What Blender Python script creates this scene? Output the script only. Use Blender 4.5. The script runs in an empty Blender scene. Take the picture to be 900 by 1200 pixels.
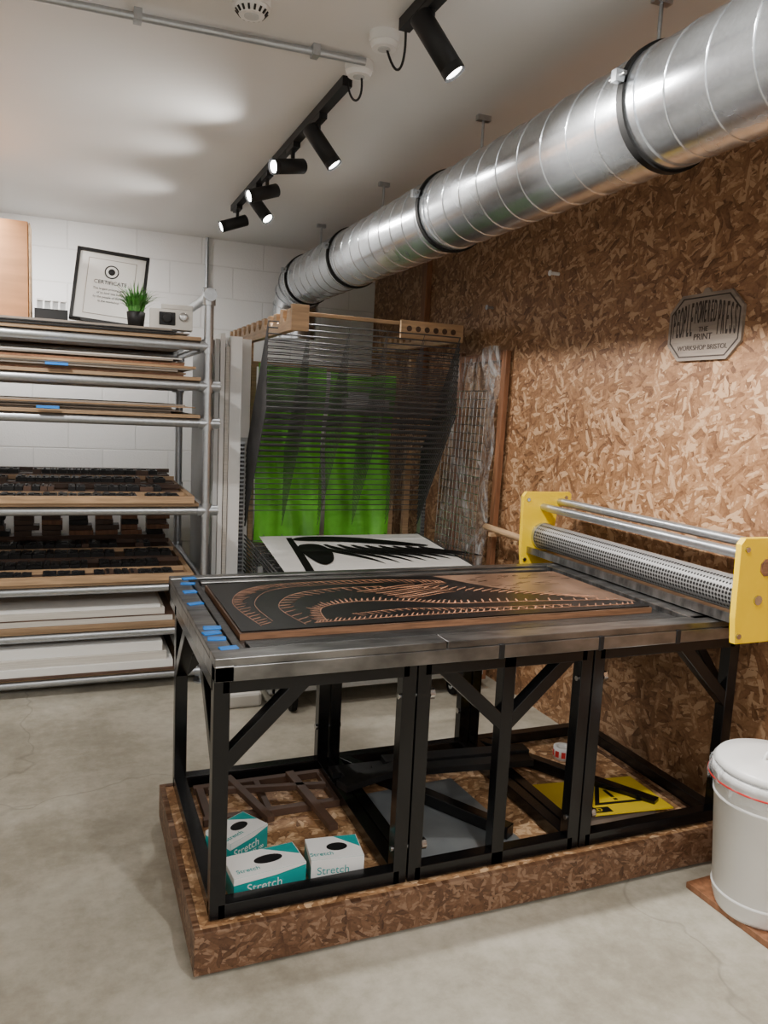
import bpy, math, random
from mathutils import Vector, Matrix
random.seed(7)
COL=bpy.context.scene.collection
# ---------------------------------------------------------------- materials
MATS={}
def newmat(name):
    m=bpy.data.materials.new(name); m.use_nodes=True
    nt=m.node_tree; b=nt.nodes['Principled BSDF']; MATS[name]=m
    return m,nt,b
def N(nt,t,**kw):
    n=nt.nodes.new(t)
    for k,v in kw.items(): setattr(n,k,v)
    return n
def rgba(c): return (c[0],c[1],c[2],1)
def ramp(nt,stops):
    r=N(nt,'ShaderNodeValToRGB'); e=r.color_ramp.elements
    while len(e)>1: e.remove(e[-1])
    e[0].position=stops[0][0]; e[0].color=rgba(stops[0][1])
    for p,c in stops[1:]:
        x=e.new(p); x.color=rgba(c)
    return r
def simple(name,col,rough=.5,metal=0,var=.15,scale=8,bump=0,bscale=60,stretch=(1,1,1),spec=.5):
    m,nt,b=newmat(name)
    tc=N(nt,'ShaderNodeTexCoord'); mp=N(nt,'ShaderNodeMapping'); mp.inputs['Scale'].default_value=stretch
    nt.links.new(tc.outputs['Object'],mp.inputs[0])
    n=N(nt,'ShaderNodeTexNoise'); n.inputs['Scale'].default_value=scale; n.inputs['Detail'].default_value=6
    nt.links.new(mp.outputs[0],n.inputs['Vector'])
    lo=tuple(max(0,c*(1-var)) for c in col); hi=tuple(min(1,c*(1+var)) for c in col)
    r=ramp(nt,[(.3,lo),(.7,hi)]); nt.links.new(n.outputs[0],r.inputs[0]); nt.links.new(r.outputs[0],b.inputs['Base Color'])
    b.inputs['Roughness'].default_value=rough; b.inputs['Metallic'].default_value=metal
    b.inputs['Specular IOR Level'].default_value=spec
    if bump:
        n2=N(nt,'ShaderNodeTexNoise'); n2.inputs['Scale'].default_value=bscale; n2.inputs['Detail'].default_value=5
        nt.links.new(mp.outputs[0],n2.inputs['Vector'])
        bp=N(nt,'ShaderNodeBump'); bp.inputs['Strength'].default_value=bump; bp.inputs['Distance'].default_value=.01
        nt.links.new(n2.outputs[0],bp.inputs['Height']); nt.links.new(bp.outputs[0],b.inputs['Normal'])
    return m
def osb(name,axes,tint=(1,1,1),L=.075,W=.019,dark=1.0):
    m,nt,b=newmat(name)
    tc=N(nt,'ShaderNodeTexCoord'); sp=N(nt,'ShaderNodeSeparateXYZ'); nt.links.new(tc.outputs['Object'],sp.inputs[0])
    cb=N(nt,'ShaderNodeCombineXYZ')
    nt.links.new(sp.outputs[axes[0]],cb.inputs[0]); nt.links.new(sp.outputs[axes[1]],cb.inputs[1])
    nz=N(nt,'ShaderNodeTexNoise'); nz.inputs['Scale'].default_value=20; nt.links.new(cb.outputs[0],nz.inputs['Vector'])
    vs=N(nt,'ShaderNodeVectorMath',operation='SCALE'); vs.inputs['Scale'].default_value=.02; nt.links.new(nz.outputs['Color'],vs.inputs[0])
    va=N(nt,'ShaderNodeVectorMath',operation='ADD'); nt.links.new(cb.outputs[0],va.inputs[0]); nt.links.new(vs.outputs[0],va.inputs[1])
    pri=None; tn=None; ed=None
    for i,(ang,k) in enumerate([(8,1),(38,1),(-32,.9),(85,1),(-62,1.1),(18,.7)]):
        r=N(nt,'ShaderNodeMapping'); r.inputs['Rotation'].default_value=(0,0,math.radians(ang)); r.inputs['Location'].default_value=(i*3.7,i*1.3,0)
        s=N(nt,'ShaderNodeMapping'); s.inputs['Scale'].default_value=(1/(L*k),1/(W*k),1)
        nt.links.new(va.outputs[0],r.inputs[0]); nt.links.new(r.outputs[0],s.inputs[0])
        v=N(nt,'ShaderNodeTexVoronoi',voronoi_dimensions='2D'); v.inputs['Scale'].default_value=1
        nt.links.new(s.outputs[0],v.inputs['Vector'])
        sc=N(nt,'ShaderNodeSeparateColor'); nt.links.new(v.outputs['Color'],sc.inputs[0])
        if pri is None: pri=sc.outputs[0]; tn=sc.outputs[1]; ed=v.outputs['Distance']
        else:
            g=N(nt,'ShaderNodeMath',operation='GREATER_THAN'); nt.links.new(sc.outputs[0],g.inputs[0]); nt.links.new(pri,g.inputs[1])
            mx=N(nt,'ShaderNodeMath',operation='MAXIMUM'); nt.links.new(sc.outputs[0],mx.inputs[0]); nt.links.new(pri,mx.inputs[1])
            mi=N(nt,'ShaderNodeMix'); nt.links.new(g.outputs[0],mi.inputs[0]); nt.links.new(tn,mi.inputs[2]); nt.links.new(sc.outputs[1],mi.inputs[3])
            me=N(nt,'ShaderNodeMix'); nt.links.new(g.outputs[0],me.inputs[0]); nt.links.new(ed,me.inputs[2]); nt.links.new(v.outputs['Distance'],me.inputs[3])
            pri=mx.outputs[0]; tn=mi.outputs[0]; ed=me.outputs[0]
    fg=N(nt,'ShaderNodeTexNoise'); fg.inputs['Scale'].default_value=110; fg.inputs['Detail'].default_value=4; nt.links.new(va.outputs[0],fg.inputs['Vector'])
    ad=N(nt,'ShaderNodeMath',operation='MULTIPLY_ADD'); nt.links.new(fg.outputs[0],ad.inputs[0]); ad.inputs[1].default_value=.6; nt.links.new(tn,ad.inputs[2])
    e2=N(nt,'ShaderNodeMath',operation='MULTIPLY_ADD'); nt.links.new(ed,e2.inputs[0]); e2.inputs[1].default_value=-.4; nt.links.new(ad.outputs[0],e2.inputs[2])
    def C(c): return tuple(c[j]*tint[j]*dark for j in range(3))
    rp=ramp(nt,[(.0,C((.105,.044,.018))),(.3,C((.20,.094,.041))),(.65,C((.285,.143,.066))),(.9,C((.36,.197,.098))),(1,C((.49,.305,.175)))])
    nt.links.new(e2.outputs[0],rp.inputs[0]); nt.links.new(rp.outputs[0],b.inputs['Base Color'])
    b.inputs['Roughness'].default_value=.5
    bp=N(nt,'ShaderNodeBump'); bp.inputs['Strength'].default_value=.35; bp.inputs['Distance'].default_value=.004
    nt.links.new(e2.outputs[0],bp.inputs['Height']); nt.links.new(bp.outputs[0],b.inputs['Normal'])
    return m
OSBW=osb('osb_wall_mat',(1,2))
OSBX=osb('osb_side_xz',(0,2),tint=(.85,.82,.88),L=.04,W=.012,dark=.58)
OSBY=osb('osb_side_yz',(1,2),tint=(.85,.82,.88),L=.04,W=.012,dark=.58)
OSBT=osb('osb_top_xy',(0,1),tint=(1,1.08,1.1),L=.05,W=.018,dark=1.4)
def concrete():
    m,nt,b=newmat('concrete_floor')
    tc=N(nt,'ShaderNodeTexCoord')
    a=N(nt,'ShaderNodeTexNoise'); a.inputs['Scale'].default_value=1.6; a.inputs['Detail'].default_value=8; a.inputs['Roughness'].default_value=.62
    c=N(nt,'ShaderNodeTexNoise'); c.inputs['Scale'].default_value=18; c.inputs['Detail'].default_value=10; c.inputs['Roughness'].default_value=.7
    for x in (a,c): nt.links.new(tc.outputs['Object'],x.inputs['Vector'])
    mx=N(nt,'ShaderNodeMath',operation='MULTIPLY_ADD'); nt.links.new(c.outputs[0],mx.inputs[0]); mx.inputs[1].default_value=.5
    nt.links.new(a.outputs[0],mx.inputs[2])
    r=ramp(nt,[(.50,(.255,.232,.18)),(.68,(.36,.333,.265)),(.80,(.45,.42,.345)),(1,(.58,.55,.47))]); nt.links.new(mx.outputs[0],r.inputs[0])
    w=N(nt,'ShaderNodeTexNoise'); w.inputs['Scale'].default_value=3; nt.links.new(tc.outputs['Object'],w.inputs['Vector'])
    ws=N(nt,'ShaderNodeVectorMath',operation='SCALE'); ws.inputs['Scale'].default_value=.5; nt.links.new(w.outputs['Color'],ws.inputs[0])
    wa=N(nt,'ShaderNodeVectorMath',operation='ADD'); nt.links.new(tc.outputs['Object'],wa.inputs[0]); nt.links.new(ws.outputs[0],wa.inputs[1])
    v=N(nt,'ShaderNodeTexVoronoi',feature='DISTANCE_TO_EDGE'); v.inputs['Scale'].default_value=.55; nt.links.new(wa.outputs[0],v.inputs['Vector'])
    cr=ramp(nt,[(0,(.55,.55,.55)),(.003,(1,1,1))]); nt.links.new(v.outputs[0],cr.inputs[0])
    mm=N(nt,'ShaderNodeMix',data_type='RGBA',blend_type='MULTIPLY'); mm.inputs[0].default_value=.5
    nt.links.new(r.outputs[0],mm.inputs[6]); nt.links.new(cr.outputs[0],mm.inputs[7]); nt.links.new(mm.outputs[2],b.inputs['Base Color'])
    rr=ramp(nt,[(.4,(.35,)*3),(.9,(.55,)*3)]); nt.links.new(mx.outputs[0],rr.inputs[0]); nt.links.new(rr.outputs[0],b.inputs['Roughness'])
    bp=N(nt,'ShaderNodeBump'); bp.inputs['Strength'].default_value=.12; bp.inputs['Distance'].default_value=.01
    nt.links.new(c.outputs[0],bp.inputs['Height']); nt.links.new(bp.outputs[0],b.inputs['Normal'])
    return m
FLOOR=concrete()
def blockwall():
    m,nt,b=newmat('painted_block_wall')
    tc=N(nt,'ShaderNodeTexCoord'); sp=N(nt,'ShaderNodeSeparateXYZ'); cb=N(nt,'ShaderNodeCombineXYZ')
    nt.links.new(tc.outputs['Object'],sp.inputs[0]); nt.links.new(sp.outputs[0],cb.inputs[0]); nt.links.new(sp.outputs[2],cb.inputs[1])
    br=N(nt,'ShaderNodeTexBrick'); nt.links.new(cb.outputs[0],br.inputs['Vector'])
    br.inputs['Scale'].default_value=1; br.inputs['Brick Width'].default_value=.45; br.inputs['Row Height'].default_value=.225; br.inputs['Mortar Size'].default_value=.006; br.inputs['Mortar Smooth'].default_value=.6
    br.inputs['Color1'].default_value=(.84,.84,.84,1); br.inputs['Color2'].default_value=(.81,.81,.81,1); br.inputs['Mortar'].default_value=(.72,.72,.72,1)
    nt.links.new(br.outputs['Color'],b.inputs['Base Color']); b.inputs['Roughness'].default_value=.6
    n=N(nt,'ShaderNodeTexNoise'); n.inputs['Scale'].default_value=120; nt.links.new(tc.outputs['Object'],n.inputs['Vector'])
    s=N(nt,'ShaderNodeMath',operation='MULTIPLY_ADD'); nt.links.new(br.outputs['Fac'],s.inputs[0]); s.inputs[1].default_value=-1.5; nt.links.new(n.outputs[0],s.inputs[2])
    bp=N(nt,'ShaderNodeBump'); bp.inputs['Strength'].default_value=.4; bp.inputs['Distance'].default_value=.004
    nt.links.new(s.outputs[0],bp.inputs['Height']); nt.links.new(bp.outputs[0],b.inputs['Normal'])
    return m
BLOCK=blockwall()
PLASTER=simple('ceiling_paint',(.76,.755,.74),.5,var=.02,scale=2)
def galv(name,c=.62,rough=.32,vs=90,k=.05):
    m,nt,b=newmat(name)
    tc=N(nt,'ShaderNodeTexCoord'); v=N(nt,'ShaderNodeTexVoronoi'); v.inputs['Scale'].default_value=vs; nt.links.new(tc.outputs['Object'],v.inputs['Vector'])
    n=N(nt,'ShaderNodeTexNoise'); n.inputs['Scale'].default_value=6; nt.links.new(tc.outputs['Object'],n.inputs['Vector'])
    sc=N(nt,'ShaderNodeSeparateColor'); nt.links.new(v.outputs['Color'],sc.inputs[0])
    r=ramp(nt,[(0,(c*.95*(1-k),c*(1-k),c*1.06*(1-k))),(1,(c*.95*(1+k),c*(1+k),c*1.06*(1+k)))]); nt.links.new(sc.outputs[0],r.inputs[0]); nt.links.new(r.outputs[0],b.inputs['Base Color'])
    q=ramp(nt,[(.3,(rough*.85,)*3),(.7,(rough*1.15,)*3)]); nt.links.new(n.outputs[0],q.inputs[0]); nt.links.new(q.outputs[0],b.inputs['Roughness'])
    b.inputs['Metallic'].default_value=.92
    return m
GALV=galv('galvanised_duct',.64,.25,110,.06); PIPE=galv('galvanised_pipe',.50,.36)
CHROME=simple('bright_steel',(.5,.5,.5),.25,1,var=.05)
BLACK=simple('black_gloss_steel',(.004,.004,.0045),.22,0,var=.3,scale=5,spec=.4)
BLKM=simple('black_matte',(.009,.009,.010),.5,spec=.35)
RUB=simple('black_rubber',(.006,.006,.006),.6,spec=.2)
BED=simple('worn_steel_bed',(.06,.06,.06),.30,.8,var=.5,scale=9,bump=.12,bscale=30,stretch=(1,3,1))
EDGE=simple('steel_rim',(.20,.198,.195),.28,.9,var=.55,scale=12,stretch=(.6,3,1))
BLKTOP=simple('block_bare_face',(.105,.060,.038),.3,.0,var=.5,scale=7)
COPPER=simple('block_wood_edge',(.24,.125,.07),.4,0,var=.35,scale=10,stretch=(1,1,14))
CUT=simple('carved_cut_wood',(.27,.128,.072),.4,.0,var=.5,scale=25)
INK=simple('black_ink',(.004,.0035,.0035),.33,0,var=.3,spec=.25)
INKM=simple('printed_black',(.006,.006,.006),.75,0,var=.2,spec=.15)
WOODL=simple('pale_timber',(.44,.285,.16),.55,var=.25,scale=6,stretch=(1,1,12))
WOODP=simple('plywood',(.40,.24,.12),.5,var=.2,scale=5,stretch=(2,2,20))
WOODX=simple('pale_board_edge',(.34,.225,.13),.6,var=.25,scale=4,stretch=(1,8,30))
WOODR=simple('red_brown_timber',(.24,.105,.05),.5,var=.3,scale=6,stretch=(8,8,1))
WOODD=simple('dark_brown_board',(.085,.046,.030),.55,var=.3,scale=6)
MDF=simple('grey_board',(.26,.22,.185),.6,var=.15)
GREYW=simple('weathered_grey_wood',(.24,.195,.16),.65,var=.2,scale=8,stretch=(8,1,8),bump=.1)
SIGNL=simple('sign_letter_brown',(.03,.019,.015),.6)
WHITE=simple('white_plastic',(.82,.82,.81),.35,var=.03)
OFFW=simple('off_white_plastic',(.60,.58,.54),.4,var=.04)
PAPER=simple('white_paper',(.82,.82,.80),.7,var=.03,scale=3)
CREAM=simple('off_white_sheets',(.60,.57,.52),.7,var=.12,scale=3,stretch=(1,1,60))
LGREY=simple('light_grey_panel',(.55,.57,.58),.5,var=.04)
STEELS=simple('dull_sheet',(.22,.24,.25),.3,.3,var=.15)
YEL=simple('yellow_enamel',(.90,.60,.0),.35,var=.04)
YELS=simple('yellow_sheet',(.80,.58,.02),.5,var=.05)
TEAL=simple('teal_card',(.0,.32,.31),.45,var=.08)
BLUE=simple('blue_tape',(.005,.22,.78),.55,var=.08)
RED=simple('red_print',(.65,.03,.03),.5)
WIRE=simple('rack_wire',(.10,.10,.105),.42,.6,var=.15)
GREENL=simple('lime_green_sheet',(.17,.62,.05),.4,var=.35,scale=5)
LEAF=simple('plant_leaf',(.06,.23,.035),.5,var=.5,scale=30)
def perf():
    m,nt,b=newmat('perforated_guard')
    tc=N(nt,'ShaderNodeTexCoord'); mp=N(nt,'ShaderNodeMapping'); mp.inputs['Scale'].default_value=(70,70,70)
    v=N(nt,'ShaderNodeTexVoronoi'); v.inputs['Scale'].default_value=1; v.inputs['Randomness'].default_value=.0
    nt.links.new(tc.outputs['Object'],mp.inputs[0]); nt.links.new(mp.outputs[0],v.inputs['Vector'])
    r=ramp(nt,[(.38,(.012,.012,.012)),(.46,(.30,.30,.30))]); nt.links.new(v.outputs['Distance'],r.inputs[0]); nt.links.new(r.outputs[0],b.inputs['Base Color'])
    b.inputs['Metallic'].default_value=.6; b.inputs['Roughness'].default_value=.5
    return m
PERF=perf()
def plastic(name,lo,hi):
    m,nt,b=newmat(name)
    b.inputs['Base Color'].default_value=(.88,.90,.92,1); b.inputs['Roughness'].default_value=.12
    tc=N(nt,'ShaderNodeTexCoord'); n=N(nt,'ShaderNodeTexNoise'); n.inputs['Scale'].default_value=8; n.inputs['Detail'].default_value=4; n.inputs['Distortion'].default_value=1.5
    mp=N(nt,'ShaderNodeMapping'); mp.inputs['Scale'].default_value=(1,2.0,.6); nt.links.new(tc.outputs['Object'],mp.inputs[0])
    nt.links.new(mp.outputs[0],n.inputs['Vector'])
    r=ramp(nt,[(.48,(lo,)*3),(.70,(hi,)*3)]); nt.links.new(n.outputs[0],r.inputs[0]); nt.links.new(r.outputs[0],b.inputs['Alpha'])  # noise paints pale fold highlights into the alpha
    bp=N(nt,'ShaderNodeBump'); bp.inputs['Strength'].default_value=1; bp.inputs['Distance'].default_value=.06
    nt.links.new(n.outputs[0],bp.inputs['Height']); nt.links.new(bp.outputs[0],b.inputs['Normal'])
    return m
WRAP=plastic('clear_wrap',.10,.55); LINER=plastic('bin_liner',.15,.45)
def emis(name,col,s):
    m,nt,b=newmat(name); b.inputs['Emission Color'].default_value=rgba(col); b.inputs['Emission Strength'].default_value=s; b.inputs['Base Color'].default_value=(.8,.8,.8,1)
    return m
LAMP=emis('lamp_lens',(1,.98,.95),12)
FILLP=emis('fill_panel_lens',(1,.98,.95),4)  # glowing face of the added fill panels
# ---------------------------------------------------------------- mesh builder
class MB:
    def __init__(s,name): s.name=name; s.v=[]; s.f=[]; s.m=[]; s.sm=[]; s.mats=[]; s.T=Matrix.Identity(4)
    def mi(s,mat):
        if mat not in s.mats: s.mats.append(mat)
        return s.mats.index(mat)
    def add(s,vs,fs,mat,smooth=False):
        o=len(s.v); s.v+= [tuple(s.T@Vector(p)) for p in vs]; k=s.mi(mat)
        for f in fs: s.f.append(tuple(o+i for i in f)); s.m.append(k); s.sm.append(smooth)
    def box(s,x0,x1,y0,y1,z0,z1,mat):
        vs=[(x,y,z) for z in (z0,z1) for y in (y0,y1) for x in (x0,x1)]
        s.add(vs,[(0,2,3,1),(4,5,7,6),(0,1,5,4),(2,6,7,3),(0,4,6,2),(1,3,7,5)],mat)
    def beam(s,p0,p1,w,h,mat,up=(0,0,1)):
        p0=Vector(p0); p1=Vector(p1); d=(p1-p0).normalized(); up=Vector(up)
        if abs(d.dot(up))>.98: up=Vector((0,1,0))
        a=d.cross(up).normalized(); b=a.cross(d).normalized()
        vs=[]
        for p in (p0,p1):
            for i,j in ((-1,-1),(1,-1),(1,1),(-1,1)): vs.append(p+a*i*w/2+b*j*h/2)
        s.add(vs,[(0,3,2,1),(4,5,6,7),(0,1,5,4),(1,2,6,5),(2,3,7,6),(3,0,4,7)],mat)
    def tube(s,pts,r,mat,seg=12,cap=True,radii=None,smooth=True):
        pts=[Vector(p) for p in pts]; n=len(pts); vs=[]; pa=None
        for i,p in enumerate(pts):
            d=(pts[min(i+1,n-1)]-pts[max(i-1,0)]).normalized()
            if pa is None:
                u=Vector((0,0,1)) if abs(d.z)<.9 else Vector((1,0,0)); a=d.cross(u).normalized()
            else:
                a=(pa-d*pa.dot(d)).normalized()
            pa=a; b=d.cross(a); rr=radii[i] if radii else r
            for k in range(seg):
                t=2*math.pi*k/seg; vs.append(p+a*math.cos(t)*rr+b*math.sin(t)*rr)
        fs=[]
        for i in range(n-1):
            for k in range(seg): fs.append((i*seg+k,i*seg+(k+1)%seg,(i+1)*seg+(k+1)%seg,(i+1)*seg+k))
        s.add(vs,fs,mat,smooth)
        if cap:
            s.add(vs[:seg],[tuple(range(seg-1,-1,-1))],mat); s.add(vs[-seg:],[tuple(range(seg))],mat)
    def cyl(s,p0,p1,r,mat,seg=16,r2=None,cap=True):
        s.tube([p0,p1],r,mat,seg,cap,radii=[r,r if r2 is None else r2])
    def lathe(s,prof,c,mat,seg=32,axis='Z'):
        vs=[];n=len(prof)
        for k in range(seg):
            t=2*math.pi*k/seg
            for r,z in prof: vs.append((c[0]+r*math.cos(t),c[1]+r*math.sin(t),c[2]+z))
        fs=[]
        for k in range(seg):
            for i in range(n-1): fs.append((k*n+i,((k+1)%seg)*n+i,((k+1)%seg)*n+i+1,k*n+i+1))
        s.add(vs,fs,mat,True)
    def prism(s,poly,o,a,b,nrm,th,mat):
        o=Vector(o);a=Vector(a);b=Vector(b);nrm=Vector(nrm)
        n=len(poly); vs=[o+a*p[0]+b*p[1] for p in poly]; vs2=[v+nrm*th for v in vs]
        s.add(vs+vs2,[tuple(range(n-1,-1,-1)),tuple(range(n,2*n))]+[(i,(i+1)%n,n+(i+1)%n,n+i) for i in range(n)],mat)
    def build(s,bevel=0,parent=None):
        me=bpy.data.meshes.new(s.name); me.from_pydata(s.v,[],s.f); 
        for m in s.mats: me.materials.append(m)
        me.polygons.foreach_set('material_index',s.m); me.polygons.foreach_set('use_smooth',s.sm); me.update()
        import bmesh
        bm=bmesh.new(); bm.from_mesh(me); bmesh.ops.recalc_face_normals(bm,faces=bm.faces); bm.to_mesh(me); bm.free()
        ob=bpy.data.objects.new(s.name,me); COL.objects.link(ob)
        if bevel:
            bv=ob.modifiers.new('bevel','BEVEL'); bv.width=bevel; bv.segments=2; bv.limit_method='ANGLE'; bv.angle_limit=math.radians(50)
        if parent: ob.parent=parent
        return ob
def text(body,name,size,M,mat,parent,ext=.0008,sx=1,align='CENTER',space=1):
    cu=bpy.data.curves.new(name,'FONT'); cu.body=body; cu.size=size; cu.extrude=ext; cu.align_x=align; cu.align_y='CENTER'; cu.space_character=space
    t=bpy.data.objects.new(name,cu); COL.objects.link(t)
    bpy.context.view_layer.update()
    me=bpy.data.meshes.new_from_object(t.evaluated_get(bpy.context.evaluated_depsgraph_get()))
    bpy.data.objects.remove(t)
    o=bpy.data.objects.new(name,me); COL.objects.link(o); me.materials.clear(); me.materials.append(mat)
    me.transform(M@Matrix.Diagonal((sx,1,1,1))); o.parent=parent
    return o
def frame(o,a,b,n):
    M=Matrix.Identity(4)
    for i,v in enumerate((a,b,n)):
        v=Vector(v).normalized()
        for j in range(3): M[j][i]=v[j]
    for j in range(3): M[j][3]=o[j]
    return M
# ---------------------------------------------------------------- room
WX=2.24; BY=5.88; CZ=2.66; LX=-2.6; FY=-2.6
def slab(name,x0,x1,y0,y1,z0,z1,mat):
    m=MB(name); m.box(x0,x1,y0,y1,z0,z1,mat); return m.build()
slab('floor',LX-.1,WX+.1,FY-.1,BY+.1,-.1,0,FLOOR)
slab('ceiling',LX-.1,WX+.1,FY-.1,BY+.1,CZ,CZ+.1,PLASTER)
slab('wall_back',LX-.1,WX+.1,BY,BY+.1,0,CZ,BLOCK)
slab('wall_left',LX-.1,LX,FY,BY,0,CZ,PLASTER)
slab('wall_front',LX-.1,WX+.1,FY-.1,FY,0,CZ,PLASTER)
slab('wall_right',WX,WX+.1,FY,BY,0,CZ,OSBW)
m=MB('wall_stud'); m.box(WX-.04,WX,4.83,4.90,1.6,CZ,WOODR); m.build(.003)
# ---------------------------------------------------------------- duct
DX,DZ,DR=1.517,2.348,.1575
m=MB('ventilation_duct')
pts=[(DX,-2.4+i*.25,DZ) for i in range(32)]
y0=pts[-1][1]
for k in range(1,9):
    t=k/8*math.pi/2; pts.append((DX,y0+.24*math.sin(t),DZ-.24*(1-math.cos(t))))
pts.append((DX,y0+.24,DZ-.38))
m.tube(pts,DR,GALV,64)
hp=[]; pitch=.137; n=int((y0+2.4)/pitch*40)
for i in range(n):
    y=-2.4+i*pitch/40; t=2*math.pi*i/40
    hp.append((DX+math.cos(t)*(DR+.0005),y,DZ+math.sin(t)*(DR+.0005)))
m.tube(hp,.0026,GALV,6)
for k in range(4):
    t=k/4*math.pi/2; c=Vector((DX,y0+.24*math.sin(t),DZ-.24*(1-math.cos(t)))); d=Vector((0,math.cos(t),-math.sin(t)))
    m.cyl(c-d*.004,c+d*.004,DR+.006,GALV,48)
for y in (.6,1.80,3.10,4.33,5.25):
    m.cyl((DX,y-.012,DZ),(DX,y+.012,DZ),DR+.012,RUB,64)
    m.cyl((DX,y-.045,DZ),(DX,y-.012,DZ),DR+.004,GALV,64); m.cyl((DX,y+.012,DZ),(DX,y+.045,DZ),DR+.004,GALV,64)
    m.box(DX-DR-.035,DX-DR,y-.012,y+.008,DZ+.03,DZ+.06,PIPE)
    m.cyl((DX-DR-.02,y-.03,DZ+.045),(DX-DR-.02,y+.03,DZ+.045),.006,CHROME,8)
for y in (.9,1.87,2.87,3.92,5.0):
    m.cyl((DX,y,DZ+DR-.01),(DX,y,CZ),.006,PIPE,8); m.box(DX-.028,DX+.028,y-.012,y+.012,CZ-.02,CZ,PIPE)
    m.box(DX-.02,DX+.02,y-.012,y+.012,DZ+DR,DZ+DR+.02,PIPE)
m.build()
# ---------------------------------------------------------------- track lights
LC=(1,.96,.905)
def track(name,x,ya,yb,heads,power):
    m=MB(name)
    m.box(x-.018,x+.018,ya,yb,CZ-.034,CZ,BLKM)
    for (y,d,L,lit) in heads:
        d=Vector(d).normalized()
        m.box(x-.016,x+.016,y-.06,y+.06,CZ-.055,CZ-.034,BLKM)
        piv=Vector((x,y,CZ-.10)); m.cyl((x,y,CZ-.05),piv,.009,BLKM,10)
        c=piv+Vector((0,0,-.02)); a=c-d*.06; b=c+d*(L-.06)
        R=.032
        m.tube([a,a+d*.004,b,b+d*.0],R,BLKM,28,radii=[R*.9,R,R,R],cap=True)
        m.tube([b,b+d*.006],R*.80,LAMP if lit else BLKM,24)
        m.cyl(b-d*.012,b+d*.012,R*1.02,BLKM,28,cap=False)
    ob=m.build()
    for i,(y,d,L,lit) in enumerate(heads):
        d=Vector(d).normalized(); c=Vector((x,y,CZ-.12))+d*(L-.045)
        ld=bpy.data.lights.new(name+'_beam_%d'%i,'SPOT'); ld.energy=power*lit; ld.spot_size=math.radians(115); ld.spot_blend=1; ld.shadow_soft_size=.035; ld.color=LC
        lo=bpy.data.objects.new(name+'_beam_%d'%i,ld); COL.objects.link(lo); lo.location=c; lo.rotation_euler=d.to_track_quat('-Z','Y').to_euler(); lo.parent=ob
    return ob
track('track_spotlight_rail',.92,2.78,4.84,[
 (3.12,(.55,-.25,-.8),.165,.8),(3.50,(-1,-.35,-.25),.155,.55),(3.98,(-1,-.2,-.38),.155,.6),(4.22,(.45,-.5,-.75),.165,.9),(4.72,(-1,-.1,-.4),.155,.7)],100)
track('track_spotlight_rail.001',.94,-.6,2.32,[
 (2.12,(.55,-.25,-.85),.175,2.5),(1.2,(.5,.5,-.7),.17,1.1),(.4,(-.5,.5,-.7),.17,1.0)],100)
track('track_spotlight_rail.002',-.52,2.6,4.95,[
 (4.80,(.5,1,-.8),.16,1.2),(4.0,(.2,.9,-1.0),.16,1.1),(3.1,(.2,.6,-.9),.16,1.0)],100)
for nm,x,y in (('added_fill_panel',-.9,-1.0),('added_fill_panel.001',.9,-1.4)):  # unseen panels added behind the camera for even, soft fill light
    m=MB(nm); m.box(x-.62,x+.62,y-.32,y+.32,CZ-.03,CZ,WHITE); m.box(x-.6,x+.6,y-.3,y+.3,CZ-.033,CZ-.03,FILLP); ob=m.build()
    ld=bpy.data.lights.new(nm+'_lamp','AREA'); ld.shape='RECTANGLE'; ld.size=1.2; ld.size_y=.6; ld.energy=44; ld.color=(1,.975,.94)
    lo=bpy.data.objects.new(nm+'_lamp',ld); COL.objects.link(lo); lo.location=(x,y,CZ-.05); lo.parent=ob
m=MB('ceiling_conduit'); m.tube([(-2.5,2.80,CZ-.02),(.92,2.60,CZ-.02)],.012,PIPE,12)
for x in (-.2,.2,.75): m.box(x-.012,x+.012,2.655-.058*x-.02,2.655-.058*x+.02,CZ-.035,CZ,PIPE)
m.build()
for nm,y in (('junction_box',2.43),('junction_box.001',2.66)):
    m=MB(nm); m.cyl((.92,y,CZ),(.92,y,CZ-.03),.048,WHITE,32); m.cyl((.92,y,CZ-.03),(.92,y,CZ-.045),.045,WHITE,32,r2=.038); m.cyl((.92,y,CZ-.045),(.92,y,CZ-.048),.02,LGREY,16); m.build()
m=MB('smoke_alarm'); m.cyl((.50,2.42,CZ),(.50,2.42,CZ-.022),.055,WHITE,40); m.cyl((.50,2.42,CZ-.022),(.50,2.42,CZ-.045),.05,WHITE,40,r2=.036)
m.cyl((.5,2.42,CZ-.045),(.5,2.42,CZ-.047),.022,LGREY,24)
for k in range(16):
    t=k/16*6.283; m.beam((.5+.048*math.cos(t),2.42+.048*math.sin(t),CZ-.032),(.5+.038*math.cos(t),2.42+.038*math.sin(t),CZ-.043),.006,.003,BLKM)
m.build()
def bez(p0,p1,p2,p3,n=16):
    p0,p1,p2,p3=map(Vector,(p0,p1,p2,p3)); return [p0*(1-t)**3+p1*3*t*(1-t)**2+p2*3*t*t*(1-t)+p3*t**3 for t in [i/n for i in range(n+1)]]
m=MB('power_cable'); m.tube(bez((.92,2.78,CZ-.02),(.93,2.76,CZ-.12),(.95,2.68,CZ-.12),(.93,2.66,CZ-.045)),.004,BLKM,8)
m.tube(bez((.93,2.43,CZ-.045),(.97,2.42,CZ-.16),(.97,2.36,CZ-.10),(.94,2.31,CZ-.02)),.004,BLKM,8); m.build()
m=MB('wall_conduit'); m.tube([(.93,BY-.02,0),(.93,BY-.02,CZ)],.012,PIPE,12)
for z in (.6,1.4,2.3): m.box(.905,.955,BY-.035,BY,z-.01,z+.01,PIPE)
m.build()
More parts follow.
